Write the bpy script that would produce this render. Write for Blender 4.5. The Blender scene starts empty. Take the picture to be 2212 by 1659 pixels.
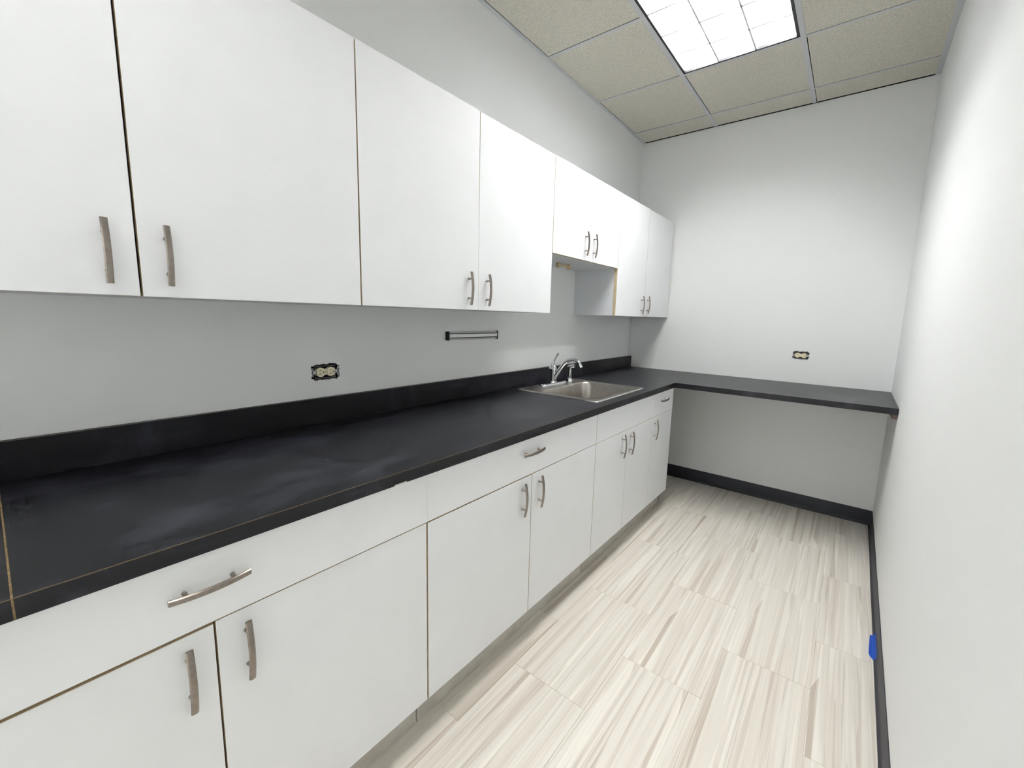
import bpy, bmesh, math, random
from mathutils import Vector, Matrix

random.seed(7)
scene = bpy.context.scene
COL = scene.collection

# ------------------------------------------------------------------ camera
YAW, PITCH, ROLL = 0.661, -0.1448, 0.0272
FPX, PX, PY = 905.93, 1123.55, 815.63
cam_data = bpy.data.cameras.new('camera')
cam = bpy.data.objects.new('camera', cam_data)
COL.objects.link(cam)
cyw, syw = math.cos(YAW), math.sin(YAW)
cp, sp = math.cos(PITCH), math.sin(PITCH)
fwd = Vector((-syw * cp, cyw * cp, sp))
right0 = Vector((cyw, syw, 0))
up0 = right0.cross(fwd)
cr, sr = math.cos(ROLL), math.sin(ROLL)
rgt = cr * right0 + sr * up0
upv = -sr * right0 + cr * up0
M = Matrix.Identity(4)
for i in range(3):
    M[i][0], M[i][1], M[i][2] = rgt[i], upv[i], -fwd[i]
M[0][3], M[1][3], M[2][3] = 1.542, -3.5784, 1.3327
cam.matrix_world = M
cam_data.sensor_fit = 'HORIZONTAL'
cam_data.sensor_width = 36.0
cam_data.lens = 36.0 * FPX / 2212
cam_data.shift_x = -(PX - 1106) / 2212
cam_data.shift_y = -(829.5 - PY) / 2212
cam_data.clip_start = 0.02
scene.camera = cam

# ------------------------------------------------------------------ world, exposure
world = bpy.data.worlds.new('world')
scene.world = world
world.use_nodes = True
bg = world.node_tree.nodes['Background']
bg.inputs[0].default_value = (0.8, 0.85, 0.9, 1)
bg.inputs[1].default_value = 0.05
vs = scene.view_settings
vs.view_transform = 'Standard'
vs.look = 'None'
vs.gamma = 1.0
vs.use_curve_mapping = False
vs.exposure = 1.24
scene.cycles.use_denoising = True
scene.cycles.max_bounces = 9
scene.cycles.diffuse_bounces = 6
scene.cycles.glossy_bounces = 3
scene.cycles.use_adaptive_sampling = True
scene.cycles.adaptive_threshold = 0.04
scene.cycles.adaptive_min_samples = 16
scene.cycles.use_light_tree = False
scene.cycles.sample_clamp_indirect = 6.0
TUBE_POWER = 62.0
TUBE_COLOR = (1.0, 0.99, 0.975, 1)

# ------------------------------------------------------------------ room numbers
W, SK = 1.793, 0.0124           # right wall: x = W + SK*y (it is not quite square)
H = 2.7908
YF = -5.6                      # wall behind the camera
CT = 0.914                      # worktop height
def wx(y): return W + SK * y

# ------------------------------------------------------------------ materials
def s2l(c):
    c = c / 255.0
    return c / 12.92 if c <= 0.04045 else ((c + 0.055) / 1.055) ** 2.4
def rgb(r, g, b): return (s2l(r), s2l(g), s2l(b), 1)

def mat(name, color, rough=0.5, metal=0.0, spec=0.5, noise=None, bump=None, coat=0.0):
    """noise = (scale, colour 2, detail); bump = (scale, strength, distance)"""
    m = bpy.data.materials.new(name)
    m.use_nodes = True
    nt = m.node_tree
    b = nt.nodes['Principled BSDF']
    b.inputs['Base Color'].default_value = color
    b.inputs['Roughness'].default_value = rough
    b.inputs['Metallic'].default_value = metal
    b.inputs['Specular IOR Level'].default_value = spec
    b.inputs['Coat Weight'].default_value = coat
    geo = None
    if noise or bump:
        geo = nt.nodes.new('ShaderNodeNewGeometry')
    if noise:
        n = nt.nodes.new('ShaderNodeTexNoise')
        n.inputs['Scale'].default_value = noise[0]
        n.inputs['Detail'].default_value = noise[2]
        nt.links.new(geo.outputs['Position'], n.inputs['Vector'])
        r = nt.nodes.new('ShaderNodeValToRGB')
        r.color_ramp.elements[0].position = 0.35
        r.color_ramp.elements[1].position = 0.68
        r.color_ramp.elements[0].color = color
        r.color_ramp.elements[1].color = noise[1]
        nt.links.new(n.outputs['Fac'], r.inputs['Fac'])
        nt.links.new(r.outputs['Color'], b.inputs['Base Color'])
    if bump:
        n2 = nt.nodes.new('ShaderNodeTexNoise')
        n2.inputs['Scale'].default_value = bump[0]
        n2.inputs['Detail'].default_value = 3
        nt.links.new(geo.outputs['Position'], n2.inputs['Vector'])
        bp = nt.nodes.new('ShaderNodeBump')
        bp.inputs['Strength'].default_value = bump[1]
        bp.inputs['Distance'].default_value = bump[2]
        nt.links.new(n2.outputs['Fac'], bp.inputs['Height'])
        nt.links.new(bp.outputs['Normal'], b.inputs['Normal'])
    return m

MW = mat('wall_paint', rgb(231, 233, 233), 0.6, spec=0.3, bump=(260, 0.12, 0.001))
M_SUB = mat('subfloor', rgb(120, 114, 104), 0.9)
M_PLENUM = mat('plenum_dark', rgb(26, 26, 28), 0.95, spec=0.1)
M_LAM = mat('white_laminate', rgb(234, 236, 238), 0.42, spec=0.35, noise=(9, rgb(232, 234, 236), 2), bump=(700, 0.03, 0.0004))
M_EDGE = mat('tan_edge_band', rgb(204, 190, 160), 0.6, noise=(30, rgb(188, 170, 138), 3))
M_BODY = mat('cabinet_melamine', rgb(214, 217, 221), 0.5, spec=0.3)
M_KICK = mat('toe_kick_laminate', rgb(196, 193, 186), 0.55, noise=(14, rgb(182, 178, 170), 3))
M_NICKEL = mat('brushed_nickel', rgb(146, 138, 131), 0.3, 1.0, noise=(90, rgb(134, 126, 119), 2))
M_CHROME = mat('chrome', rgb(222, 224, 228), 0.07, 1.0)
M_STEEL = mat('stainless_steel', rgb(178, 174, 168), 0.3, 1.0, noise=(40, rgb(166, 161, 154), 3))
M_STEELRIM = mat('polished_rim_steel', rgb(214, 212, 206), 0.2, 1.0)
M_BASE = mat('black_vinyl_base', rgb(40, 42, 50), 0.5, spec=0.35, noise=(6, rgb(46, 48, 56), 3))
M_CREAM = mat('cream_plastic', rgb(232, 223, 190), 0.4)
M_BLACK = mat('black_plastic', rgb(12, 11, 15), 0.5, spec=0.3)
M_DARK = mat('dark_slot', rgb(14, 12, 10), 0.8, spec=0.1)
M_GALV = mat('galvanised_metal', rgb(150, 150, 154), 0.4, 0.9)
M_ALU = mat('brushed_aluminium', rgb(200, 200, 200), 0.42, 0.3)
M_MAG = mat('pale_magnet_cover', rgb(240, 241, 240), 0.4)
M_TAPE = mat('blue_masking_tape', rgb(6, 66, 160), 0.65, noise=(120, rgb(5, 60, 150), 3))
M_TANPL = mat('aged_tan_plastic', rgb(208, 194, 152), 0.5, noise=(160, rgb(186, 162, 112), 2))
M_GRID = mat('ceiling_grid_paint', rgb(192, 195, 197), 0.5)
M_FRAME = mat('black_fixture_trim', rgb(16, 15, 22), 0.5)
M_PAN = mat('white_enamel_reflector', rgb(242, 242, 240), 0.35)
M_LOUVER = mat('semi_specular_louver', rgb(226, 226, 232), 0.2, 0.6)
M_GYPSUM = mat('torn_gypsum', rgb(205, 204, 198), 0.9)
M_WOOD = mat('brown_wood_cleat', rgb(112, 92, 84), 0.7, noise=(40, rgb(96, 78, 72), 3))
M_SEAM = mat('brown_laminate_seam', rgb(92, 78, 58), 0.6)
M_SEAMTAN = mat('tan_joint_filler', rgb(122, 101, 64), 0.6, noise=(120, rgb(84, 70, 46), 3))

def counter_material():
    m = mat('charcoal_slate_laminate', rgb(46, 47, 54), 0.36, spec=0.36)
    nt = m.node_tree
    b = nt.nodes['Principled BSDF']
    geo = nt.nodes.new('ShaderNodeNewGeometry')
    mp = nt.nodes.new('ShaderNodeMapping')
    mp.inputs['Scale'].default_value = (9, 4.5, 7)
    nt.links.new(geo.outputs['Position'], mp.inputs['Vector'])
    n = nt.nodes.new('ShaderNodeTexNoise')
    n.inputs['Scale'].default_value = 1.0
    n.inputs['Detail'].default_value = 7
    n.inputs['Roughness'].default_value = 0.62
    n.inputs['Distortion'].default_value = 0.6
    nt.links.new(mp.outputs['Vector'], n.inputs['Vector'])
    r = nt.nodes.new('ShaderNodeValToRGB')
    e = r.color_ramp.elements
    e[0].position, e[0].color = 0.34, rgb(9, 10, 15)
    e[1].position, e[1].color = 0.74, rgb(50, 51, 62)
    k = e.new(0.52)
    k.color = rgb(15, 16, 23)
    nt.links.new(n.outputs['Fac'], r.inputs['Fac'])
    nt.links.new(r.outputs['Color'], b.inputs['Base Color'])
    n2 = nt.nodes.new('ShaderNodeTexNoise')
    n2.inputs['Scale'].default_value = 180
    nt.links.new(geo.outputs['Position'], n2.inputs['Vector'])
    bp = nt.nodes.new('ShaderNodeBump')
    bp.inputs['Strength'].default_value = 0.12
    bp.inputs['Distance'].default_value = 0.001
    nt.links.new(n2.outputs['Fac'], bp.inputs['Height'])
    nt.links.new(bp.outputs['Normal'], b.inputs['Normal'])
    return m
M_COUNTER = counter_material()

def floor_material():
    m = mat('striped_vinyl_tile', rgb(215, 208, 196), 0.5, spec=0.35)
    nt = m.node_tree
    b = nt.nodes['Principled BSDF']
    tc = nt.nodes.new('ShaderNodeTexCoord')
    oi = nt.nodes.new('ShaderNodeObjectInfo')
    mul = nt.nodes.new('ShaderNodeMath'); mul.operation = 'MULTIPLY'; mul.inputs[1].default_value = 53.7
    nt.links.new(oi.outputs['Random'], mul.inputs[0])
    cmb = nt.nodes.new('ShaderNodeCombineXYZ')
    nt.links.new(mul.outputs[0], cmb.inputs[0]); nt.links.new(mul.outputs[0], cmb.inputs[1])
    add = nt.nodes.new('ShaderNodeVectorMath'); add.operation = 'ADD'
    nt.links.new(tc.outputs['Object'], add.inputs[0]); nt.links.new(cmb.outputs[0], add.inputs[1])
    def stripes(sx, sy, off):
        mp = nt.nodes.new('ShaderNodeMapping')
        mp.inputs['Scale'].default_value = (sx, sy, 1)
        mp.inputs['Location'].default_value = (off, off * 1.7, 0)
        nt.links.new(add.outputs[0], mp.inputs['Vector'])
        v = nt.nodes.new('ShaderNodeTexVoronoi')
        v.voronoi_dimensions = '2D'
        v.inputs['Scale'].default_value = 1.0
        nt.links.new(mp.outputs[0], v.inputs['Vector'])
        sep = nt.nodes.new('ShaderNodeSeparateColor')
        nt.links.new(v.outputs['Color'], sep.inputs[0])
        return sep.outputs[0]
    def ramp(src, stops):
        r = nt.nodes.new('ShaderNodeValToRGB')
        r.color_ramp.interpolation = 'LINEAR'
        e = r.color_ramp.elements
        e[0].position, e[0].color = stops[0]
        e[1].position, e[1].color = stops[-1]
        for p, c in stops[1:-1]:
            k = e.new(p); k.color = c
        nt.links.new(src, r.inputs['Fac'])
        return r.outputs['Color']
    big = ramp(stripes(58, 1.5, 3.1), [(0.0, rgb(178, 166, 153)), (0.07, rgb(196, 186, 174)), (0.18, rgb(212, 205, 195)),
                                       (0.60, rgb(220, 215, 206)), (0.85, rgb(225, 221, 213)), (1.0, rgb(236, 232, 222))])
    fine = ramp(stripes(150, 2.2, 11.3), [(0.0, rgb(168, 155, 142)), (0.10, rgb(200, 191, 180)), (0.35, rgb(217, 211, 202)), (0.8, rgb(222, 218, 210)), (1.0, rgb(236, 232, 222))])
    mx = nt.nodes.new('ShaderNodeMix'); mx.data_type = 'RGBA'
    mx.inputs['Factor'].default_value = 0.38
    nt.links.new(big, mx.inputs['A']); nt.links.new(fine, mx.inputs['B'])
    # soft long grain
    mp = nt.nodes.new('ShaderNodeMapping'); mp.inputs['Scale'].default_value = (220, 6, 1)
    nt.links.new(add.outputs[0], mp.inputs['Vector'])
    n = nt.nodes.new('ShaderNodeTexNoise'); n.inputs['Scale'].default_value = 1.0; n.inputs['Detail'].default_value = 3
    nt.links.new(mp.outputs[0], n.inputs['Vector'])
    mr = nt.nodes.new('ShaderNodeMapRange'); mr.inputs['To Min'].default_value = 0.93; mr.inputs['To Max'].default_value = 1.05
    nt.links.new(n.outputs['Fac'], mr.inputs['Value'])
    mm = nt.nodes.new('ShaderNodeMix'); mm.data_type = 'RGBA'; mm.blend_type = 'MULTIPLY'
    mm.inputs['Factor'].default_value = 1.0
    nt.links.new(mx.outputs['Result'], mm.inputs['A']); nt.links.new(mr.outputs[0], mm.inputs['B'])
    nt.links.new(mm.outputs['Result'], b.inputs['Base Color'])
    return m
M_FLOOR = floor_material()

def ceiling_tile_material():
    m = mat('mineral_fibre_tile', rgb(214, 213, 204), 0.9, spec=0.1)
    nt = m.node_tree
    b = nt.nodes['Principled BSDF']
    geo = nt.nodes.new('ShaderNodeNewGeometry')
    n = nt.nodes.new('ShaderNodeTexNoise'); n.inputs['Scale'].default_value = 190; n.inputs['Detail'].default_value = 4
    n.inputs['Roughness'].default_value = 0.7
    nt.links.new(geo.outputs['Position'], n.inputs['Vector'])
    r = nt.nodes.new('ShaderNodeValToRGB')
    e = r.color_ramp.elements
    e[0].position, e[0].color = 0.33, rgb(178, 175, 163)
    e[1].position, e[1].color = 0.56, rgb(212, 209, 198)
    nt.links.new(n.outputs['Fac'], r.inputs['Fac'])
    nt.links.new(r.outputs['Color'], b.inputs['Base Color'])
    bp = nt.nodes.new('ShaderNodeBump'); bp.inputs['Strength'].default_value = 0.5; bp.inputs['Distance'].default_value = 0.002
    nt.links.new(n.outputs['Fac'], bp.inputs['Height'])
    nt.links.new(bp.outputs['Normal'], b.inputs['Normal'])
    return m
M_TILE = ceiling_tile_material()

def emission(name, color, strength):
    m = bpy.data.materials.new(name)
    m.use_nodes = True
    nt = m.node_tree
    nt.nodes.remove(nt.nodes['Principled BSDF'])
    e = nt.nodes.new('ShaderNodeEmission')
    e.inputs[0].default_value = color
    e.inputs[1].default_value = strength
    nt.links.new(e.outputs[0], nt.nodes['Material Output'].inputs[0])
    return m
M_TUBE = emission('fluorescent_tube_glow', TUBE_COLOR, TUBE_POWER)
M_TUBE_DIM = emission('dimmed_fluorescent_tube_glow', TUBE_COLOR, TUBE_POWER * 0.33)  # second fixture's tubes, dimmed to balance brightness at the near end

# ------------------------------------------------------------------ mesh helpers
def finish(name, bm, mats, parent=None, smooth=None):
    bmesh.ops.recalc_face_normals(bm, faces=bm.faces)
    me = bpy.data.meshes.new(name)
    bm.to_mesh(me); bm.free()
    for m in (mats if isinstance(mats, (list, tuple)) else [mats]):
        me.materials.append(m)
    if smooth is not None:
        me.polygons.foreach_set('use_smooth', [True] * len(me.polygons))
        me.set_sharp_from_angle(angle=math.radians(smooth))
    o = bpy.data.objects.new(name, me)
    COL.objects.link(o)
    if parent is not None:
        o.parent = parent
    return o

def add_box(bm, lo, hi, bevel=0.0, seg=1, mi=0):
    x0, y0, z0 = lo; x1, y1, z1 = hi
    v = [bm.verts.new(p) for p in ((x0, y0, z0), (x1, y0, z0), (x1, y1, z0), (x0, y1, z0), (x0, y0, z1), (x1, y0, z1), (x1, y1, z1), (x0, y1, z1))]
    fs = [bm.faces.new([v[i] for i in f]) for f in ((0, 3, 2, 1), (4, 5, 6, 7), (0, 1, 5, 4), (1, 2, 6, 5), (2, 3, 7, 6), (3, 0, 4, 7))]
    for f in fs: f.material_index = mi
    if bevel > 0:
        es = list({e for f in fs for e in f.edges})
        r = bmesh.ops.bevel(bm, geom=es, offset=bevel, segments=seg, affect='EDGES', profile=0.5)
        for f in r['faces']: f.material_index = mi
    return fs

def box(name, lo, hi, m, parent=None, bevel=0.0, seg=1):
    bm = bmesh.new()
    add_box(bm, lo, hi, bevel, seg)
    return finish(name, bm, m, parent)

def prism(bm, pts, z0, z1, mi=0):
    a = [bm.verts.new((x, y, z0)) for x, y in pts]
    b = [bm.verts.new((x, y, z1)) for x, y in pts]
    fs = [bm.faces.new(a[::-1]), bm.faces.new(b)]
    n = len(pts)
    for i in range(n):
        fs.append(bm.faces.new((a[i], a[(i + 1) % n], b[(i + 1) % n], b[i])))
    for f in fs: f.material_index = mi

def sweep(bm, path, radii, n=14, squash=None, cap=True, mi=0):
    """tube along a list of points; radii per point; squash=(axis vector, factor) flattens along an axis"""
    path = [Vector(p) for p in path]
    if not isinstance(radii, (list, tuple)): radii = [radii] * len(path)
    rings = []
    prev = None
    for i, p in enumerate(path):
        t = (path[min(i + 1, len(path) - 1)] - path[max(i - 1, 0)]).normalized()
        if prev is None:
            ref = Vector((0, 0, 1)) if abs(t.z) < 0.9 else Vector((0, 1, 0))
            u = t.cross(ref).normalized()
        else:
            u = (prev - t * prev.dot(t)).normalized()
        prev = u
        w = t.cross(u)
        ring = []
        for k in range(n):
            a = 2 * math.pi * k / n
            q = (u * math.cos(a) + w * math.sin(a)) * radii[i]
            if squash:
                ax, fct = squash
                q = q - ax * q.dot(ax) * (1 - fct)
            ring.append(bm.verts.new(p + q))
        rings.append(ring)
    for r0, r1 in zip(rings, rings[1:]):
        for k in range(n):
            f = bm.faces.new((r0[k], r0[(k + 1) % n], r1[(k + 1) % n], r1[k])); f.material_index = mi
    if cap:
        bm.faces.new(rings[0][::-1]).material_index = mi
        bm.faces.new(rings[-1]).material_index = mi

def lathe(bm, prof, c, n=20):
    """prof: list of (radius, z) about a vertical axis through c"""
    rings = [[bm.verts.new((c[0] + r * math.cos(2 * math.pi * k / n), c[1] + r * math.sin(2 * math.pi * k / n), c[2] + z)) for k in range(n)] for r, z in prof]
    for r0, r1 in zip(rings, rings[1:]):
        for k in range(n):
            bm.faces.new((r0[k], r0[(k + 1) % n], r1[(k + 1) % n], r1[k]))
    bm.faces.new(rings[0][::-1]); bm.faces.new(rings[-1])

def smooth_path(pts, n=8):
    """Catmull-Rom through pts"""
    P = [Vector(p) for p in pts]
    P = [P[0] * 2 - P[1]] + P + [P[-1] * 2 - P[-2]]
    out = []
    for i in range(1, len(P) - 2):
        for k in range(n):
            t = k / n
            a, b, c, d = P[i - 1:i + 3]
            out.append(0.5 * ((2 * b) + (c - a) * t + (2 * a - 5 * b + 4 * c - d) * t * t + (3 * b - a - 3 * c + d) * t ** 3))
    out.append(P[-2])
    return out

def thing(name, label, cat, loc=(0, 0, 0), group=None):
    o = bpy.data.objects.new(name, None)
    COL.objects.link(o)
    o.location = loc
    o.empty_display_size = 0.05
    o['label'] = label; o['category'] = cat
    if group: o['group'] = group
    return o
def tag(o, label, cat, group=None):
    o['label'] = label; o['category'] = cat
    if group: o['group'] = group
    return o
def struct(o, label=None):
    o['kind'] = 'structure'
    if label: o['label'] = label
    return o
def settle(root):
    """children were modelled in world coordinates: keep them there under a root that stands at the thing's base"""
    bpy.context.view_layer.update()
    for ch in root.children:
        ch.matrix_parent_inverse = Matrix.Translation(root.location).inverted()

# ------------------------------------------------------------------ walls
def holed_slab(name, outer, holes, to3d, depth, m):
    """flat slab with irregular holes: loops are 2-D, to3d(u, v, d) places them, d = depth behind the face"""
    bm = bmesh.new()
    es = []
    for loop in [outer] + holes:
        vs_ = [bm.verts.new(to3d(u, v, 0)) for u, v in loop]
        for i in range(len(vs_)):
            es.append(bm.edges.new((vs_[i], vs_[(i + 1) % len(vs_)])))
    bmesh.ops.triangle_fill(bm, edges=es, use_beauty=True, use_dissolve=False)
    r = bmesh.ops.extrude_face_region(bm, geom=bm.faces[:])
    off = Vector(to3d(0, 0, depth)) - Vector(to3d(0, 0, 0))
    for g in r['geom']:
        if isinstance(g, bmesh.types.BMVert): g.co += off
    return finish(name, bm, m)

def ragged(cu, cv, w, h, seed, amp=0.004, n=11):
    rnd = random.Random(seed)
    pts = []
    cor = [(-w / 2, -h / 2), (w / 2, -h / 2), (w / 2, h / 2), (-w / 2, h / 2)]
    for i in range(4):
        (a, b), (c, d) = cor[i], cor[(i + 1) % 4]
        for k in range(n):
            t = k / n
            x, y = a + (c - a) * t, b + (d - b) * t
            cut = 0.006 if k == 0 else 0
            x -= math.copysign(cut, x); y -= math.copysign(cut, y)
            pts.append((cu + x + rnd.uniform(-amp, amp) * (i % 2), cv + y + rnd.uniform(-amp, amp) * ((i + 1) % 2)))
    return pts

OUT1 = (-2.792, 1.106)
OUT2 = (1.283, 1.112)
struct(holed_slab('wall_left', [(YF - 0.1, 0), (0.1, 0), (0.1, H + 0.3), (YF - 0.1, H + 0.3)], [ragged(OUT1[0], OUT1[1], 0.107, 0.059, 3, 0.0028)],
                  lambda u, v, d: (-d, u, v), 0.1, MW), 'white painted wall behind the cabinets')
struct(holed_slab('wall_back', [(0, 0), (W + 0.1, 0), (W + 0.1, H + 0.3), (0, H + 0.3)], [ragged(OUT2[0], OUT2[1], 0.098, 0.056, 5, 0.0026)],
                  lambda u, v, d: (u, d, v), 0.1, MW), 'white painted end wall above the return worktop')
bm = bmesh.new()
prism(bm, [(wx(0), 0), (wx(0) + 0.1, 0), (wx(YF) + 0.15, YF - 0.1), (wx(YF - 0.1), YF - 0.1)], 0, H + 0.3)
struct(finish('wall_right', bm, MW), 'bare white painted side wall')
# wall behind the camera with its doorway
DX0, DX1, DZ = 0.10, 1.00, 2.08
bm = bmesh.new()
add_box(bm, (0, YF - 0.1, 0), (DX0, YF, H + 0.3))
add_box(bm, (DX1, YF - 0.1, 0), (wx(YF), YF, H + 0.3))
add_box(bm, (DX0, YF - 0.1, DZ), (DX1, YF, H + 0.3))
struct(finish('wall_front', bm, MW), 'white wall with an open doorway behind the camera')
# the corridor outside the doorway
HY = -7.4
bm = bmesh.new()
add_box(bm, (-0.4, HY - 0.1, 0), (2.6, HY, H + 0.3))
add_box(bm, (-0.5, HY, 0), (-0.4, YF - 0.1, H + 0.3))
add_box(bm, (2.6, HY, 0), (2.7, YF - 0.1, H + 0.3))
struct(finish('wall_corridor', bm, MW))
struct(box('ceiling_corridor', (-0.4, HY, H), (2.6, YF - 0.1, H + 0.05), M_TILE))
struct(box('floor_corridor', (-0.4, HY, -0.06), (2.6, YF - 0.1, 0), M_SUB))

# ------------------------------------------------------------------ floor of 30 x 61 cm tiles laid in half bond
floor = struct(box('floor', (0, YF - 0.1, -0.06), (W, 0, -0.004), M_SUB), 'floor of striped cream and taupe vinyl tiles')
TP = 0.6066
cols = [(0.356, 0.660, 1), (0.660, 0.9635, 0), (0.9635, 1.267, 1), (1.267, 1.5705, 0), (1.5705, None, 1)]
shared = {}
G = 0.0004
for x0, x1, odd in cols:
    y1 = 0.0
    k = 0
    while y1 > YF + 0.001:
        nxt = -TP * (k + (0.5 if odd else 1.0))
        y0 = max(nxt, YF)
        lift = random.uniform(-0.0003, 0.0003)
        cx, cy = ((x0 + (x1 or W)) / 2, (y0 + y1) / 2)
        if x1 is None:
            pts = [(x0 + G, y0 + G), (wx(y0) - 0.001, y0 + G), (wx(y1) - 0.001, y1 - G), (x0 + G, y1 - G)]
            key = None
        else:
            pts = [(x0 + G, y0 + G), (x1 - G, y0 + G), (x1 - G, y1 - G), (x0 + G, y1 - G)]
            key = (round(x1 - x0, 3), round(y1 - y0, 4))
        if key in shared:
            o = bpy.data.objects.new('floor_tile', shared[key]); COL.objects.link(o); o.parent = floor
        else:
            bm = bmesh.new()
            prism(bm, [(x - cx, y - cy) for x, y in pts], -0.004, 0.0)
            o = finish('floor_tile', bm, M_FLOOR, floor)
            if key: shared[key] = o.data
        o.location = (cx, cy, lift)
        y1 = nxt
        k += 1

# ------------------------------------------------------------------ baseboards (cove base)
def cove(name, path_pts, nrm, m, h=0.101):
    bm = bmesh.new()
    prof = [(0.0, 0.0), (0.014, 0.0), (0.0135, 0.002), (0.009, 0.006), (0.006, 0.013), (0.0048, 0.022), (0.0042, h - 0.003), (0.003, h), (0.0, h)]
    rings = []
    for p, n in zip(path_pts, nrm):
        rings.append([bm.verts.new((p[0] + n[0] * a, p[1] + n[1] * a, z)) for a, z in prof])
    for r0, r1 in zip(rings, rings[1:]):
        for k in range(len(prof)):
            bm.faces.new((r0[k], r0[(k + 1) % len(prof)], r1[(k + 1) % len(prof)], r1[k]))
    bm.faces.new(rings[0]); bm.faces.new(rings[-1][::-1])
    return finish(name, bm, m, None, 40)
struct(cove('baseboard_back', [(0.0, 0.0, 0), (wx(0) - 0.004, 0.0, 0)], [(0, -1), (0, -1)], M_BASE), 'black vinyl cove base along the end wall')
rp = [(wx(y) + 0.0007 * math.sin(y * 9), y, 0) for y in [-0.004 - i * 0.22 for i in range(26)] if y > YF]
struct(cove('baseboard_right', rp, [(-1, 0)] * len(rp), M_BASE), 'black vinyl cove base along the bare side wall')

# ------------------------------------------------------------------ ceiling: slab, tee grid, lay-in tiles
ceiling = struct(box('ceiling', (0, YF, H + 0.28), (W, 0, H + 0.3), M_PLENUM), 'suspended ceiling of lay-in mineral tiles')
GX = [0.0, 0.576, 1.186, None]
A0 = -0.216
rows = [0.0] + [A0 - 0.61 * k for k in range(10)]
rows = [r for r in rows if r > YF] + [YF]
FIX = [(-2.046, -0.826), (-4.486, -3.266)]
def in_fix(y): return any(a < y < b for a, b in FIX)
FW = 0.012
for i in (1, 2):                                   # main runners along the room
    bm = bmesh.new()
    add_box(bm, (GX[i] - FW, YF, H), (GX[i] + FW, -0.010, H + 0.0015))
    add_box(bm, (GX[i] - 0.001, YF, H + 0.0015), (GX[i] + 0.001, -0.005, H + 0.03))
    finish('grid_runner', bm, M_GRID, ceiling)
bm = bmesh.new()                                   # wall angles
add_box(bm, (0, YF, H), (0.022, -0.003, H + 0.0015))
add_box(bm, (0, YF, H + 0.0015), (0.0012, -0.003, H + 0.022))
finish('wall_angle', bm, M_GRID, ceiling)
bm = bmesh.new()
prism(bm, [(wx(YF) - 0.026, YF), (wx(YF), YF), (wx(0), -0.003), (wx(0) - 0.026, -0.003)], H, H + 0.0015)
finish('wall_angle', bm, M_GRID, ceiling)
box('shadow_gap_strip', (0.022, -0.004, H + 0.001), (wx(0) - 0.001, -0.0005, H + 0.03), M_PLENUM, ceiling)  # dark strip painting in the shaded gap along the back wall
rnd = random.Random(4)
for ci in range(3):
    xa = GX[ci]
    for r in rows[1:-1]:
        if ci == 1 and in_fix(r): continue
        xl = xa + (0.022 if ci == 0 else FW)
        xr = (GX[ci + 1] - FW) if ci < 2 else wx(r) - 0.024
        bm = bmesh.new()
        add_box(bm, (xl - 0.003, r - FW * 0.8, H + 0.0008), (xr + 0.003, r + FW * 0.8, H + 0.0022))
        finish('cross_tee', bm, M_GRID, ceiling)
    for ya, yb in zip(rows, rows[1:]):
        if ci == 1 and in_fix((ya + yb) / 2): continue
        g = [rnd.choice((-0.003, 0.0025, 0.0035)), rnd.uniform(0.002, 0.004), -0.003, rnd.choice((-0.004, -0.003, 0.002))]
        x0 = xa + (0.022 if ci == 0 else FW) + g[0]
        yt = ya - (FW * 0.8 if ya < 0 else 0.011) - g[1]
        yl = yb + FW * 0.8 + g[2]
        e0 = (GX[ci + 1] - FW - g[3]) if ci < 2 else None
        pts = [(x0, yl), (e0 if e0 else wx(yl) - 0.025, yl), (e0 if e0 else wx(yt) - 0.025, yt), (x0, yt)]
        bm = bmesh.new()
        prism(bm, pts, H + 0.0025, H + 0.018)
        finish('ceiling_tile', bm, M_TILE, ceiling)

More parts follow.
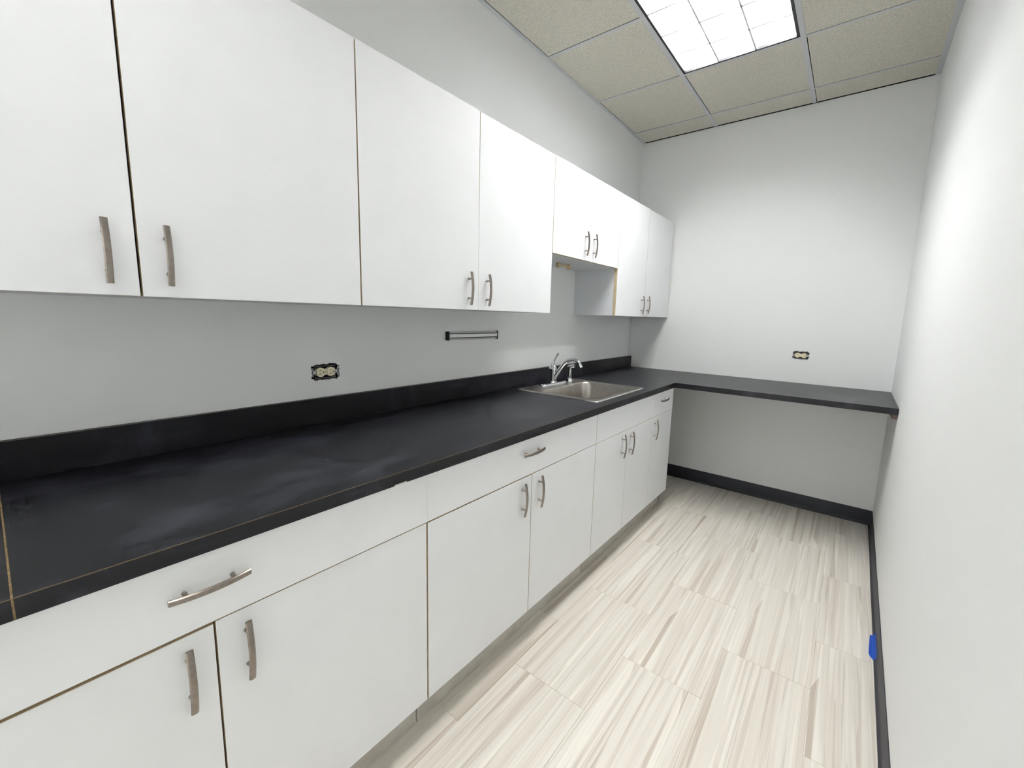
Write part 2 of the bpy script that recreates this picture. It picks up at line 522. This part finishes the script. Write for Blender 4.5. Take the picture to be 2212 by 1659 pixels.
# ------------------------------------------------------------------ recessed parabolic fluorescent fixtures
M_CORR = emission('corridor_fill_glow', TUBE_COLOR, 40.0)  # glow of the added corridor fill panel
def ceiling_light(y0, y1, label, glow=M_TUBE):
    x0, x1 = GX[1] + FW - 0.002, GX[2] - FW + 0.002
    y0 += FW * 0.8; y1 -= FW * 0.8
    t = thing('ceiling_light', label, 'ceiling light', ((x0 + x1) / 2, (y0 + y1) / 2, H), 'recessed louvered ceiling lights')
    top = H + 0.135
    bm = bmesh.new()                               # black trim with a recessed gap
    for lo, hi in (((x0, y0), (x0 + 0.013, y1)), ((x1 - 0.017, y0), (x1, y1)), ((x0 + 0.013, y0), (x1 - 0.017, y0 + 0.011)), ((x0 + 0.013, y1 - 0.011), (x1 - 0.017, y1))):
        add_box(bm, (lo[0], lo[1], H + 0.002), (hi[0], hi[1], H + 0.014))
    finish('trim_frame', bm, M_FRAME, t)
    ix0, ix1, iy0, iy1 = x0 + 0.012, x1 - 0.016, y0 + 0.010, y1 - 0.010
    bm = bmesh.new()                               # pan: top and four sides
    add_box(bm, (ix0 - 0.004, iy0 - 0.004, top), (ix1 + 0.004, iy1 + 0.004, top + 0.004))
    add_box(bm, (ix0 - 0.004, iy0, H + 0.006), (ix0, iy1, top))
    add_box(bm, (ix1, iy0, H + 0.006), (ix1 + 0.004, iy1, top))
    add_box(bm, (ix0 - 0.004, iy0 - 0.004, H + 0.006), (ix1 + 0.004, iy0, top))
    add_box(bm, (ix0 - 0.004, iy1, H + 0.006), (ix1 + 0.004, iy1 + 0.004, top))
    finish('reflector_pan', bm, M_PAN, t)
    nx, ny = 3, 6
    px, py = (ix1 - ix0) / nx, (iy1 - iy0) / ny
    zb, zt = H + 0.004, H + 0.078
    prof = [(0.0042, zb), (0.0036, zb + 0.02), (0.0042, zb + 0.045), (0.008, zt)]
    for i in range(1, nx):                         # lengthwise parabolic blades
        c = ix0 + px * i
        bm = bmesh.new()
        lft = [(-a, z) for a, z in prof]; rg = [(a, z) for a, z in reversed(prof)]
        ring = lft + rg
        a_ = [bm.verts.new((c + u, iy0, z)) for u, z in ring]
        b_ = [bm.verts.new((c + u, iy1, z)) for u, z in ring]
        for k in range(len(ring)): bm.faces.new((a_[k], a_[(k + 1) % len(ring)], b_[(k + 1) % len(ring)], b_[k]))
        bm.faces.new(a_); bm.faces.new(b_[::-1])
        finish('lengthwise_louver', bm, M_LOUVER, t, 50)
    for j in range(1, ny):                         # cross blades, one run per row
        c = iy0 + py * j
        bm = bmesh.new()
        ring = [(-a, z) for a, z in prof] + [(a, z) for a, z in reversed(prof)]
        a_ = [bm.verts.new((ix0, c + u, z)) for u, z in ring]
        b_ = [bm.verts.new((ix1, c + u, z)) for u, z in ring]
        for k in range(len(ring)): bm.faces.new((a_[k], a_[(k + 1) % len(ring)], b_[(k + 1) % len(ring)], b_[k]))
        bm.faces.new(a_); bm.faces.new(b_[::-1])
        finish('cross_louver', bm, M_LOUVER, t, 50)
    for i in range(nx):                            # tubes and their end caps
        c = ix0 + px * (i + 0.5)
        z = H + 0.104
        bm = bmesh.new()
        sweep(bm, [(c, iy0 + 0.02, z), (c, iy1 - 0.02, z)], 0.0127, 12)
        tube = finish('fluorescent_tube', bm, glow, t, 50)
        bm = bmesh.new()
        sweep(bm, [(c, iy0 + 0.002, z), (c, iy0 + 0.02, z)], 0.0132, 12)
        finish('end_cap', bm, M_GALV, tube)
        bm = bmesh.new()
        sweep(bm, [(c, iy1 - 0.02, z), (c, iy1 - 0.002, z)], 0.0132, 12)
        finish('end_cap', bm, M_GALV, tube)
    settle(t)
    return t
ceiling_light(*FIX[0], 'bright recessed louvered fluorescent ceiling light above the worktop')
ceiling_light(*FIX[1], 'recessed louvered fluorescent ceiling light over the doorway end, out of view', M_TUBE_DIM)

# unseen lensed panel added in the corridor to send fill light through the doorway
cpl = thing('corridor_fill_panel', 'unseen flat fill-light panel added in the corridor ceiling outside the doorway', 'ceiling light', (-0.03, -6.6, H))
box('lens', (-0.325, -7.195, H - 0.012), (0.265, -6.005, H - 0.001), M_CORR, cpl)
bm = bmesh.new()
for lo, hi in (((-0.345, -7.215), (-0.325, -5.985)), ((0.265, -7.215), (0.285, -5.985)), ((-0.325, -7.215), (0.265, -7.195)), ((-0.325, -6.005), (0.265, -5.985))):
    add_box(bm, (lo[0], lo[1], H - 0.014), (hi[0], hi[1], H))
finish('frame', bm, M_GRID, cpl)
settle(cpl)

# ------------------------------------------------------------------ pulls
def pull(parent, x, y, z, vertical=True):
    """arched bar pull, 130 mm long on two posts; x = face of the door"""
    bm = bmesh.new()
    L, S = 0.131, 0.0385
    def P(s, d, w):
        return (x + d, y + w, z + s) if vertical else (x + d, y + s, z + w)
    n = 14
    rings = []
    for i in range(n + 1):
        s = -L / 2 + L * i / n
        d = 0.0255 - 0.009 * (2 * s / L) ** 2
        wd = 0.0062
        th = 0.0055
        sec = [(-wd, 0.0), (-wd, -th * 0.35), (-wd * 0.55, -th * 0.6), (wd * 0.55, -th * 0.6), (wd, -th * 0.35), (wd, 0.0), (wd * 0.7, th * 0.45), (0, th * 0.62), (-wd * 0.7, th * 0.45)]
        rings.append([bm.verts.new(P(s, d + b, a)) for a, b in sec])
    m_ = len(rings[0])
    for r0, r1 in zip(rings, rings[1:]):
        for k in range(m_): bm.faces.new((r0[k], r0[(k + 1) % m_], r1[(k + 1) % m_], r1[k]))
    bm.faces.new(rings[0]); bm.faces.new(rings[-1][::-1])
    for s in (-S, S):
        sweep(bm, [P(s, 0.0, 0), P(s, 0.0025, 0), P(s, 0.004, 0), P(s, 0.024, 0)], [0.0046, 0.0046, 0.0035, 0.0033], 12)
    return finish('handle', bm, M_NICKEL, parent, 35)

def slab_front(name, parent, xf, y0, y1, z0, z1, th=0.019, tilt=0.0):
    """laminate door / drawer front: white faces, tan banded edges; tilt = sideways lean in metres over its height"""
    bm = bmesh.new()
    fs = add_box(bm, (xf - th, y0, z0), (xf, y1, z1))
    bmesh.ops.bevel(bm, geom=[e for e in bm.edges], offset=0.0006, segments=1, affect='EDGES')
    for f in bm.faces:
        f.normal_update()
        c = f.calc_center_median()
        f.material_index = 0 if (abs(f.normal.x) > 0.6) else 1
    zc = (z0 + z1) / 2
    for v in bm.verts: v.co.y += tilt * (v.co.z - zc) / max(z1 - z0, 0.01)
    return finish(name, bm, [M_LAM, M_EDGE], parent)

def carcass(parent, xd, y0, y1, z0, z1, top=True, th=0.016):
    bm = bmesh.new()
    add_box(bm, (0.001, y0, z0), (xd, y0 + th, z1))
    add_box(bm, (0.001, y1 - th, z0), (xd, y1, z1))
    add_box(bm, (0.001, y0 + th, z0), (xd, y1 - th, z0 + th))
    add_box(bm, (0.001, y0 + th, z0 + th), (0.008, y1 - th, z1))
    if top: add_box(bm, (0.008, y0 + th, z1 - th), (xd, y1 - th, z1))
    else: add_box(bm, (xd - 0.09, y0 + th, z1 - th), (xd, y1 - th, z1))
    for f in bm.faces:
        f.normal_update()
        if f.normal.x > 0.9 and abs(f.calc_center_median().x - xd) < 0.001: f.material_index = 1
    return finish('body', bm, [M_BODY, M_EDGE], parent)

# ------------------------------------------------------------------ wall cabinets
UB, UT, US, DU = 1.3539, 2.1204, 1.6559, 0.315
def wall_cabinet(label, y0, y1, zb, zt, doors, holes=False):
    t = thing('wall_cabinet', label, 'cabinet', (0.0, (y0 + y1) / 2, zb), 'white wall cabinets over the worktop')
    carcass(t, DU - 0.0205, y0, y1, zb, zt)
    for (a, b, dz0, dz1, tilt, hy, hz) in doors:
        d = slab_front('door', t, DU, a, b, zb + dz0, zt + dz1, tilt=tilt)
        pull(d, DU, hy, hz)
    settle(t)
    return t
wall_cabinet('wide white wall cabinet whose doors meet at a dark gap, nearest the camera', -3.880, -2.8285, UB, UT,
             [(-3.878, -3.3570, 0.0005, 0, 0.0, -3.405, 1.443), (-3.3520, -2.8300, 0, 0.0, 0.0, -3.305, 1.444)])
wall_cabinet('wide white wall cabinet above the black magnetic knife strip', -2.8275, -1.7635, UB, UT,
             [(-2.8255, -2.2985, 0, 0.0, -0.001, -2.354, 1.438), (-2.2970, -1.7652, 0.0, -0.003, 0.0012, -2.247, 1.437)])
ca = wall_cabinet('short white wall cabinet with open space beneath it, above the sink', -1.7625, -1.0070, US, UT,
             [(-1.7612, -1.3840, 0, 0, 0, -1.437, 1.746), (-1.3812, -1.0088, 0, 0, 0, -1.340, 1.746)])
wall_cabinet('tall white wall cabinet in the corner against the end wall', -1.0060, -0.0150, UB, UT,
             [(-1.0042, -0.5260, 0, 0, -0.004, -0.584, 1.437), (-0.5215, -0.0170, 0.003, -0.002, -0.006, -0.476, 1.441)])
bm = bmesh.new()                                   # filler between the corner cabinet and the end wall
add_box(bm, (0.001, -0.0148, UB + 0.002), (DU - 0.06, -0.0005, UT - 0.002))
fo = finish('filler_strip', bm, M_BODY, bpy.data.objects['wall_cabinet.003'])
settle(bpy.data.objects['wall_cabinet.003'])
bm = bmesh.new()                                   # small screw hole cover on the side of the corner cabinet
sweep(bm, [(0.262, -1.0062, 1.489), (0.262, -1.0068, 1.489)], 0.0025, 10)
finish('shelf_pin', bm, M_DARK, bpy.data.objects['wall_cabinet.003'])
settle(bpy.data.objects['wall_cabinet.003'])

# ------------------------------------------------------------------ base cabinets
DF, BZ, DZL = 0.628, 0.140, 0.7275
TOPZ = CT - 0.034
def base_cabinet(label, y0, y1, drawer, doors, xo=0.0):
    t = thing('base_cabinet', label, 'cabinet', (0.0, (y0 + y1) / 2, 0), 'white base cabinets under the worktop')
    carcass(t, DF - 0.0205, y0, y1, BZ - 0.004, TOPZ, top=False)
    a, b, hy, hz, z0 = drawer
    d = slab_front('drawer_front', t, DF + xo, a, b, z0, TOPZ - 0.0015)
    if hy is not None: pull(d, DF + xo, hy, hz, False)
    for (a, b, z1, hy, hz, tilt) in doors:
        d = slab_front('door', t, DF, a, b, BZ, z1, tilt=tilt)
        pull(d, DF, hy, hz)
    settle(t)
    return t
base_cabinet('widest-looking white base cabinet nearest the camera, with large drawer above two doors', -3.877, -2.8290,
             (-3.876, -2.8296, -3.357, 0.812, DZL + 0.0035),
             [(-3.876, -3.3555, DZL - 0.004, -3.399, 0.637, 0.0), (-3.3515, -2.8305, DZL - 0.0005, -3.301, 0.639, 0.0)], 0.003)
base_cabinet('white base cabinet with drawer and two doors, between nearest cabinet and sink cabinet', -2.8280, -1.7870,
             (-2.8278, -1.7880, -2.317, 0.820, DZL + 0.002),
             [(-2.8250, -2.3118, DZL - 0.002, -2.371, 0.643, 0.0), (-2.3080, -1.7884, DZL - 0.001, -2.262, 0.644, 0.0)])
base_cabinet('white sink base cabinet with plain handleless panel above two doors', -1.7860, -1.0410,
             (-1.7850, -1.0420, None, None, DZL + 0.001),
             [(-1.7846, -1.4180, DZL - 0.001, -1.480, 0.647, 0.0), (-1.4160, -1.0420, DZL - 0.001, -1.372, 0.642, 0.0)])
base_cabinet('narrow white base cabinet with one small drawer and one door, at the corner', -1.0400, -0.6760,
             (-1.0390, -0.6770, -0.871, 0.820, DZL + 0.001),
             [(-1.0386, -0.6770, DZL - 0.001, -0.996, 0.644, 0.0)])

for a, b, lab in ((-3.877, -2.8225, 'pale toe-kick board under the base cabinet nearest the camera'),
                  (-2.8175, -1.7490, 'pale toe-kick board under the second base cabinet, between two dark joints'),
                  (-1.7440, -1.0090, 'pale toe-kick board under the sink cabinet'),
                  (-1.0060, -0.6400, 'short pale toe-kick board under the narrow corner cabinet')):
    bm = bmesh.new()
    add_box(bm, (0.545, a, 0.0), (0.560, b, BZ - 0.004), 0.0008)
    tag(finish('toe_kick_board', bm, M_KICK), lab, 'toe kick', 'toe-kick boards under the base cabinets')

# ------------------------------------------------------------------ worktops
DC, DB = 0.6413, 0.7027
SX0, SX1, SY0, SY1 = 0.060, 0.581, -1.706, -1.095       # sink outline
CSEAM = -3.589
ct = thing('worktop', 'long black L-shaped worktop with backsplash, holding the sink', 'worktop', (0.3, -1.8, TOPZ))
def flat_with_hole(name, outer, hole, z1, th, m, parent):
    bm = bmesh.new()
    es = []
    for loop in [outer] + ([hole] if hole else []):
        v = [bm.verts.new((x, y, z1)) for x, y in loop]
        for i in range(len(v)): es.append(bm.edges.new((v[i], v[(i + 1) % len(v)])))
    bmesh.ops.triangle_fill(bm, edges=es, use_beauty=True)
    r = bmesh.ops.extrude_face_region(bm, geom=bm.faces[:])
    for g in r['geom']:
        if isinstance(g, bmesh.types.BMVert): g.co.z -= th
    return finish(name, bm, m, parent)
e = 0.02
flat_with_hole('slab', [(0.001, CSEAM + 0.0012), (DC, CSEAM + 0.0012), (DC, -DB), (DC, -0.001), (0.001, -0.001)],
               [(SX0 + e, SY0 + e), (SX1 - e, SY0 + e), (SX1 - e, SY1 - e), (SX0 + e, SY1 - e)], CT, 0.0337, M_COUNTER, ct)
flat_with_hole('slab', [(DC + 0.0004, -DB), (wx(-DB) - 0.002, -DB), (wx(0) - 0.002, -0.001), (DC + 0.0004, -0.001)], None, CT, 0.0337, M_COUNTER, ct)
for a, b in ((CSEAM + 0.001, -2.462), (-2.4612, -0.0015)):
    bm = bmesh.new()
    add_box(bm, (0.001, a, CT), (0.0195, b, CT + 0.097), 0.0008)
    finish('backsplash', bm, M_COUNTER, ct)
box('edge_seam', (DC - 0.0008, CSEAM + 0.0015, CT - 0.0012), (DC + 0.0003, -DB - 0.0005, CT + 0.0002), M_SEAM, ct)
box('edge_seam', (0.0015, CSEAM + 0.0015, CT + 0.0962), (0.0035, -0.002, CT + 0.0976), M_SEAM, ct)
box('support_cleat', (wx(-DB) - 0.022, -DB + 0.012, TOPZ - 0.026), (wx(-DB) - 0.003, -0.01, TOPZ), M_WOOD, ct)
bm = bmesh.new()
prism(bm, [(DC - 0.0006, -2.946), (DC + 0.0006, -2.946), (DC + 0.0006, -2.908), (DC - 0.0006, -2.908)], CT - 0.0336, CT - 0.0305)
finish('edge_chip', bm, M_GYPSUM, ct)
settle(ct)
c2 = thing('worktop', 'short black worktop section beyond the tan joint line, cut off by the frame edge', 'worktop', (0.3, -3.75, TOPZ))
flat_with_hole('slab', [(0.001, -3.90), (DC, -3.90), (DC, CSEAM - 0.0012), (0.001, CSEAM - 0.0012)], None, CT, 0.0337, M_COUNTER, c2)
bm = bmesh.new()
add_box(bm, (0.001, -3.90, CT), (0.0195, CSEAM - 0.001, CT + 0.097), 0.0008)
finish('backsplash', bm, M_COUNTER, c2)
bm = bmesh.new()
add_box(bm, (0.0205, CSEAM - 0.0013, CT - 0.0337), (DC + 0.0002, CSEAM + 0.0012, CT + 0.0003))
finish('joint_filler', bm, M_SEAMTAN, c2)
box('edge_seam', (DC - 0.0008, -3.899, CT - 0.0012), (DC + 0.0003, CSEAM - 0.0015, CT + 0.0002), M_SEAM, c2)
settle(c2)

# ------------------------------------------------------------------ sink
def rrect(x0, x1, y0, y1, r, n=6):
    pts = []
    for cx, cy, a0 in ((x1 - r, y1 - r, 0), (x0 + r, y1 - r, 90), (x0 + r, y0 + r, 180), (x1 - r, y0 + r, 270)):
        for k in range(n + 1):
            a = math.radians(a0 + 90 * k / n)
            pts.append((cx + r * math.cos(a), cy + r * math.sin(a)))
    return pts
sink = thing('kitchen_sink', 'single-bowl stainless steel drop-in sink set in the black worktop', 'sink', ((SX0 + SX1) / 2, (SY0 + SY1) / 2, CT))
def loops_mesh(name, loops, m, parent, close_last=False, smooth=40):
    bm = bmesh.new()
    rings = [[bm.verts.new((x, y, z)) for x, y in pts] for pts, z in loops]
    for r0, r1 in zip(rings, rings[1:]):
        for k in range(len(r0)):
            bm.faces.new((r0[k], r0[(k + 1) % len(r0)], r1[(k + 1) % len(r0)], r1[k]))
    if close_last: bm.faces.new(rings[-1])
    return finish(name, bm, m, parent, smooth)
def inset(d, r): return rrect(SX0 + d, SX1 - d, SY0 + d, SY1 - d, r)
loops_mesh('rim', [(inset(0.0, 0.016), CT + 0.0004), (inset(0.001, 0.016), CT + 0.003), (inset(0.004, 0.014), CT + 0.0052), (inset(0.008, 0.012), CT + 0.005),
                   (inset(0.0115, 0.010), CT + 0.0034)], M_STEELRIM, sink)
BX0, BX1, BY0, BY1 = 0.182, 0.540, -1.655, -1.140
def bowl(d, r): return rrect(BX0 + d, BX1 - d, BY0 + d, BY1 - d, r)
loops_mesh('deck', [(inset(0.0112, 0.010), CT + 0.0034), (inset(0.016, 0.010), CT + 0.0028), (bowl(-0.006, 0.066), CT + 0.0028), (bowl(-0.002, 0.064), CT + 0.002)], M_STEEL, sink, smooth=25)
loops_mesh('bowl', [(bowl(-0.002, 0.064), CT + 0.002), (bowl(0.002, 0.060), CT - 0.002), (bowl(0.005, 0.058), CT - 0.010), (bowl(0.012, 0.055), CT - 0.12),
                    (bowl(0.018, 0.052), CT - 0.15), (bowl(0.032, 0.045), CT - 0.168), (bowl(0.055, 0.04), CT - 0.174), (bowl(0.12, 0.03), CT - 0.177), (bowl(0.165, 0.01), CT - 0.178)],
           M_STEEL, sink, True, 60)
bm = bmesh.new()
lathe(bm, [(0.050, 0.0), (0.050, 0.003), (0.046, 0.0045), (0.038, 0.002), (0.012, 0.001), (0.010, 0.006), (0.002, 0.007)], ((BX0 + BX1) / 2, (BY0 + BY1) / 2, CT - 0.1775))
finish('drain_strainer', bm, M_CHROME, sink, 40)
settle(sink)

# ------------------------------------------------------------------ faucet
FX, FY, FZ = 0.112, -1.402, CT + 0.003
fa = thing('faucet', 'chrome single-lever faucet with arched spout behind the sink bowl', 'faucet', (FX, FY, FZ))
bm = bmesh.new()
pl = [[(x, y) for x, y in rrect(FX - 0.027 + d, FX + 0.027 - d, FY - 0.128 + d, FY + 0.128 - d, 0.026 - d)] for d in (0, 0.0, 0.004, 0.010)]
rings = [[bm.verts.new((x, y, z)) for x, y in p] for p, z in zip(pl, (FZ, FZ + 0.007, FZ + 0.012, FZ + 0.0135))]
for r0, r1 in zip(rings, rings[1:]):
    for k in range(len(r0)): bm.faces.new((r0[k], r0[(k + 1) % len(r0)], r1[(k + 1) % len(r0)], r1[k]))
bm.faces.new(rings[-1]); bm.faces.new(rings[0][::-1])
finish('escutcheon', bm, M_CHROME, fa, 40)
bm = bmesh.new()
lathe(bm, [(0.0245, 0.010), (0.0245, 0.016), (0.0195, 0.022), (0.0185, 0.060), (0.0185, 0.084), (0.0205, 0.086), (0.0205, 0.096), (0.0190, 0.098), (0.0185, 0.104), (0.014, 0.116), (0.006, 0.122)], (FX, FY, FZ), 24)
finish('body', bm, M_CHROME, fa, 35)
bm = bmesh.new()
path = smooth_path([(FX + 0.004, FY, FZ + 0.034), (FX + 0.026, FY, FZ + 0.072), (FX + 0.062, FY, FZ + 0.122), (FX + 0.100, FY, FZ + 0.156), (FX + 0.142, FY, FZ + 0.166), (FX + 0.178, FY, FZ + 0.152), (FX + 0.192, FY, FZ + 0.126)], 6)
rr = [0.0125 - 0.0035 * i / (len(path) - 1) for i in range(len(path))]
sweep(bm, path, rr, 16)
finish('spout', bm, M_CHROME, fa, 50)
bm = bmesh.new()
tip = path[-1]; dirv = (path[-1] - path[-2]).normalized()
sweep(bm, [tip - dirv * 0.012, tip - dirv * 0.004, tip + dirv * 0.003], [0.0108, 0.0112, 0.0108], 16)
finish('aerator', bm, M_CHROME, fa, 40)
bm = bmesh.new()
path = smooth_path([(FX - 0.012, FY - 0.004, FZ + 0.098), (FX - 0.010, FY - 0.002, FZ + 0.118), (FX - 0.002, FY, FZ + 0.142), (FX + 0.012, FY + 0.003, FZ + 0.172), (FX + 0.027, FY + 0.006, FZ + 0.199)], 5)
n_ = len(path)
sweep(bm, path, [0.0185 - 0.0125 * min(1, i / (n_ * 0.55)) + (0.001 if i > n_ * 0.8 else 0) for i in range(n_)], 14)
finish('lever_handle', bm, M_CHROME, fa, 50)
settle(fa)
PXs, PYs = 0.116, -1.212
spy = thing('side_sprayer', 'small chrome side sprayer standing beside the faucet', 'sprayer', (PXs, PYs, FZ))
bm = bmesh.new()
lathe(bm, [(0.0215, 0.0), (0.0215, 0.004), (0.019, 0.010), (0.0185, 0.020), (0.014, 0.024)], (PXs, PYs, FZ), 20)
finish('base', bm, M_CHROME, spy, 40)
bm = bmesh.new()
sweep(bm, [(PXs, PYs, FZ + 0.02), (PXs, PYs, FZ + 0.04), (PXs, PYs, FZ + 0.075), (PXs + 0.001, PYs, FZ + 0.092)], [0.0115, 0.0125, 0.0100, 0.0105], 14)
finish('wand', bm, M_CHROME, spy, 50)
bm = bmesh.new()
sweep(bm, [(PXs - 0.018, PYs - 0.002, FZ + 0.090), (PXs - 0.010, PYs, FZ + 0.096), (PXs + 0.012, PYs + 0.001, FZ + 0.102), (PXs + 0.030, PYs + 0.002, FZ + 0.106), (PXs + 0.034, PYs + 0.002, FZ + 0.106)], [0.006, 0.0105, 0.0125, 0.0125, 0.0105], 14)
finish('spray_head', bm, M_CHROME, spy, 50)
settle(spy)

# ------------------------------------------------------------------ magnetic knife strip
KY0, KY1, KZ0, KZ1 = -2.192, -1.832, 1.2085, 1.2505
kn = thing('knife_rack', 'silver magnetic knife strip with black grooves screwed to the wall', 'knife rack', (0, (KY0 + KY1) / 2, KZ0))
zc = (KZ0 + KZ1) / 2
bm = bmesh.new()
prof = [(0.001, KZ0 + 0.001), (0.014, KZ0 + 0.002), (0.018, KZ0 + 0.007), (0.018, zc - 0.0125), (0.0125, zc - 0.0125), (0.0125, zc + 0.0125), (0.018, zc + 0.0125), (0.018, KZ1 - 0.007), (0.014, KZ1 - 0.002), (0.001, KZ1 - 0.001)]
a_ = [bm.verts.new((x, KY0 + 0.008, z)) for x, z in prof]; b_ = [bm.verts.new((x, KY1 - 0.003, z)) for x, z in prof]
for k in range(len(prof)): bm.faces.new((a_[k], a_[(k + 1) % len(prof)], b_[(k + 1) % len(prof)], b_[k]))
bm.faces.new(a_[::-1]); bm.faces.new(b_)
finish('rail', bm, M_ALU, kn)
box('magnet_face', (0.0126, KY0 + 0.009, zc - 0.0082), (0.0195, KY1 - 0.004, zc + 0.0082), M_MAG, kn, 0.0006)
box('groove', (0.0126, KY0 + 0.008, zc + 0.0083), (0.0178, KY1 - 0.003, zc + 0.0125), M_BLACK, kn)
box('groove', (0.0126, KY0 + 0.008, zc - 0.0125), (0.0178, KY1 - 0.003, zc - 0.0083), M_BLACK, kn)
for a, b in ((KY0 - 0.004, KY0 + 0.0082), (KY1 - 0.0032, KY1 + 0.002)):
    bm = bmesh.new()
    add_box(bm, (0.0005, a, KZ0 - 0.0012), (0.0215, b, KZ1 + 0.0012), 0.004, 2)
    finish('end_cap', bm, M_BLACK, kn, 40)
settle(kn)

# ------------------------------------------------------------------ open outlets without cover plates
def outlet(origin, X, Z, label):
    t = thing('wall_outlet', label, 'outlet', origin, 'uncovered duplex outlets')
    Y = Vector((0, 0, 1))
    X = Vector(X); Z = Vector(Z)
    t.matrix_world = Matrix(((X.x, Y.x, Z.x, origin[0]), (X.y, Y.y, Z.y, origin[1]), (X.z, Y.z, Z.z, origin[2]), (0, 0, 0, 1)))
    w, h, d = 0.098, 0.052, 0.055
    bm = bmesh.new()                               # box sunk in the wall
    add_box(bm, (-w / 2, -h / 2, -d), (w / 2, h / 2, -d + 0.002))
    add_box(bm, (-w / 2, -h / 2, -d + 0.002), (-w / 2 + 0.0015, h / 2, -0.004))
    add_box(bm, (w / 2 - 0.0015, -h / 2, -d + 0.002), (w / 2, h / 2, -0.004))
    add_box(bm, (-w / 2 + 0.0015, -h / 2, -d + 0.002), (w / 2 - 0.0015, -h / 2 + 0.0015, -0.004))
    add_box(bm, (-w / 2 + 0.0015, h / 2 - 0.0015, -d + 0.002), (w / 2 - 0.0015, h / 2, -0.004))
    finish('wall_box', bm, M_BLACK, t)
    bm = bmesh.new()                               # plaster ring
    iw, ih = 0.0375, 0.0215
    for lo, hi in (((-iw - 0.0012, ih), (iw + 0.0012, ih + 0.0012)), ((-iw - 0.0012, -ih - 0.0012), (iw + 0.0012, -ih)), ((-iw - 0.0012, -ih), (-iw, ih)), ((iw, -ih), (iw + 0.0012, ih))):
        add_box(bm, (lo[0], lo[1], -0.006), (hi[0], hi[1], -0.003))
    finish('plaster_ring', bm, M_GALV, t)
    for s in (-1, 1):                              # mounting strap with ears, one end each side
        bm = bmesh.new()
        x0, x1 = sorted((s * 0.034, s * 0.0485))
        add_box(bm, (x0, -0.008, -0.004), (x1, 0.008, -0.0022), 0.0006)
        x0, x1 = sorted((s * 0.0455, s * 0.0515))
        for q in (-1, 1):
            y0, y1 = sorted((q * 0.0072, q * 0.0165))
            add_box(bm, (x0, y0, -0.004), (x1, y1, -0.0005), 0.0006)
        finish('mounting_strap', bm, M_GALV, t)
    for s in (-1, 1):
        bm = bmesh.new()
        sweep(bm, [(s * 0.0415, 0, -0.003), (s * 0.0415, 0, 0.0006)], 0.0034, 12)
        finish('screw', bm, M_ALU, t, 40)
    rec = None
    bm = bmesh.new()                               # cream duplex body: web and two faces
    add_box(bm, (-0.030, -0.0115, -0.012), (0.030, 0.0115, 0.0012), 0.001)
    for s in (-1, 1):
        c = s * 0.0196
        ring = []
        for k in range(28):
            a = 2 * math.pi * k / 28
            ring.append((c + max(-0.0142, min(0.0142, 0.0172 * math.cos(a))), 0.0172 * math.sin(a)))
        prism(bm, ring, -0.012, 0.0042)
    rec = finish('receptacle', bm, M_CREAM, t, 30)
    for s in (-1, 1):
        c = s * 0.0196
        for q in (-1, 1):
            box('slot', (c - 0.0068, q * 0.0062 - 0.0011, 0.0036), (c + 0.0012, q * 0.0062 + 0.0011, 0.00445), M_DARK, rec)
        bm = bmesh.new()
        sweep(bm, [(c + 0.0092, 0, 0.0036), (c + 0.0092, 0, 0.00445)], 0.0024, 10)
        finish('ground_hole', bm, M_DARK, rec)
    bm = bmesh.new()
    sweep(bm, [(0, 0, 0.001), (0, 0, 0.0016)], 0.0018, 10)
    finish('center_screw_hole', bm, M_DARK, rec)
    return t
outlet((0.0, OUT1[0], OUT1[1]), (0, 1, 0), (1, 0, 0), 'uncovered cream duplex outlet in ragged hole above the long backsplash')
outlet((OUT2[0], 0.0, OUT2[1]), (1, 0, 0), (0, -1, 0), 'uncovered cream duplex outlet in the end wall above the return worktop')

# ------------------------------------------------------------------ small things
bm = bmesh.new()                                   # U-shaped plastic bracket under the short cabinet
zz = US + 0.0
add_box(bm, (0.118, -1.432, zz - 0.028), (0.140, -1.418, zz), 0.002, 2)
add_box(bm, (0.118, -1.312, zz - 0.028), (0.140, -1.298, zz), 0.002, 2)
add_box(bm, (0.121, -1.426, zz - 0.020), (0.137, -1.304, zz - 0.008), 0.002, 2)
tag(finish('towel_bracket', bm, M_TANPL), 'small tan plastic bracket under the short wall cabinet', 'bracket')

def tape():
    wyl = lambda y: wx(y)
    bm = bmesh.new()
    rows_ = []
    for y, xf in ((-1.318, 1.7545), (-1.345, 1.7525), (-1.38, 1.7505), (-1.42, 1.7480), (-1.455, 1.7462), (-1.472, 1.7490), (-1.492, 1.7605)):
        w_ = wyl(y)
        pr = [(xf, 0.0010), (w_ - 0.017, 0.0011), (w_ - 0.0118, 0.0045), (w_ - 0.0082, 0.010), (w_ - 0.0066, 0.018), (w_ - 0.0058, 0.028 if y > -1.46 else 0.022)]
        rows_.append([bm.verts.new((x, y, z)) for x, z in pr])
    for r0, r1 in zip(rows_, rows_[1:]):
        for k in range(len(r0) - 1): bm.faces.new((r0[k], r0[k + 1], r1[k + 1], r1[k]))
    r = bmesh.ops.extrude_face_region(bm, geom=bm.faces[:])
    for g in r['geom']:
        if isinstance(g, bmesh.types.BMVert): g.co += Vector((-0.0002, 0, 0.0003))
    return finish('masking_tape', bm, M_TAPE)
tag(tape(), 'torn piece of blue masking tape on the floor against the baseboard', 'tape')

bm = bmesh.new()
prism(bm, [(1.288, -0.030), (1.300, -0.034), (1.312, -0.028), (1.309, -0.020), (1.297, -0.017), (1.289, -0.022)], 0.0005, 0.0025)
tag(finish('paint_chip', bm, M_GYPSUM), 'tiny white paint chip on the floor below the end wall', 'debris')
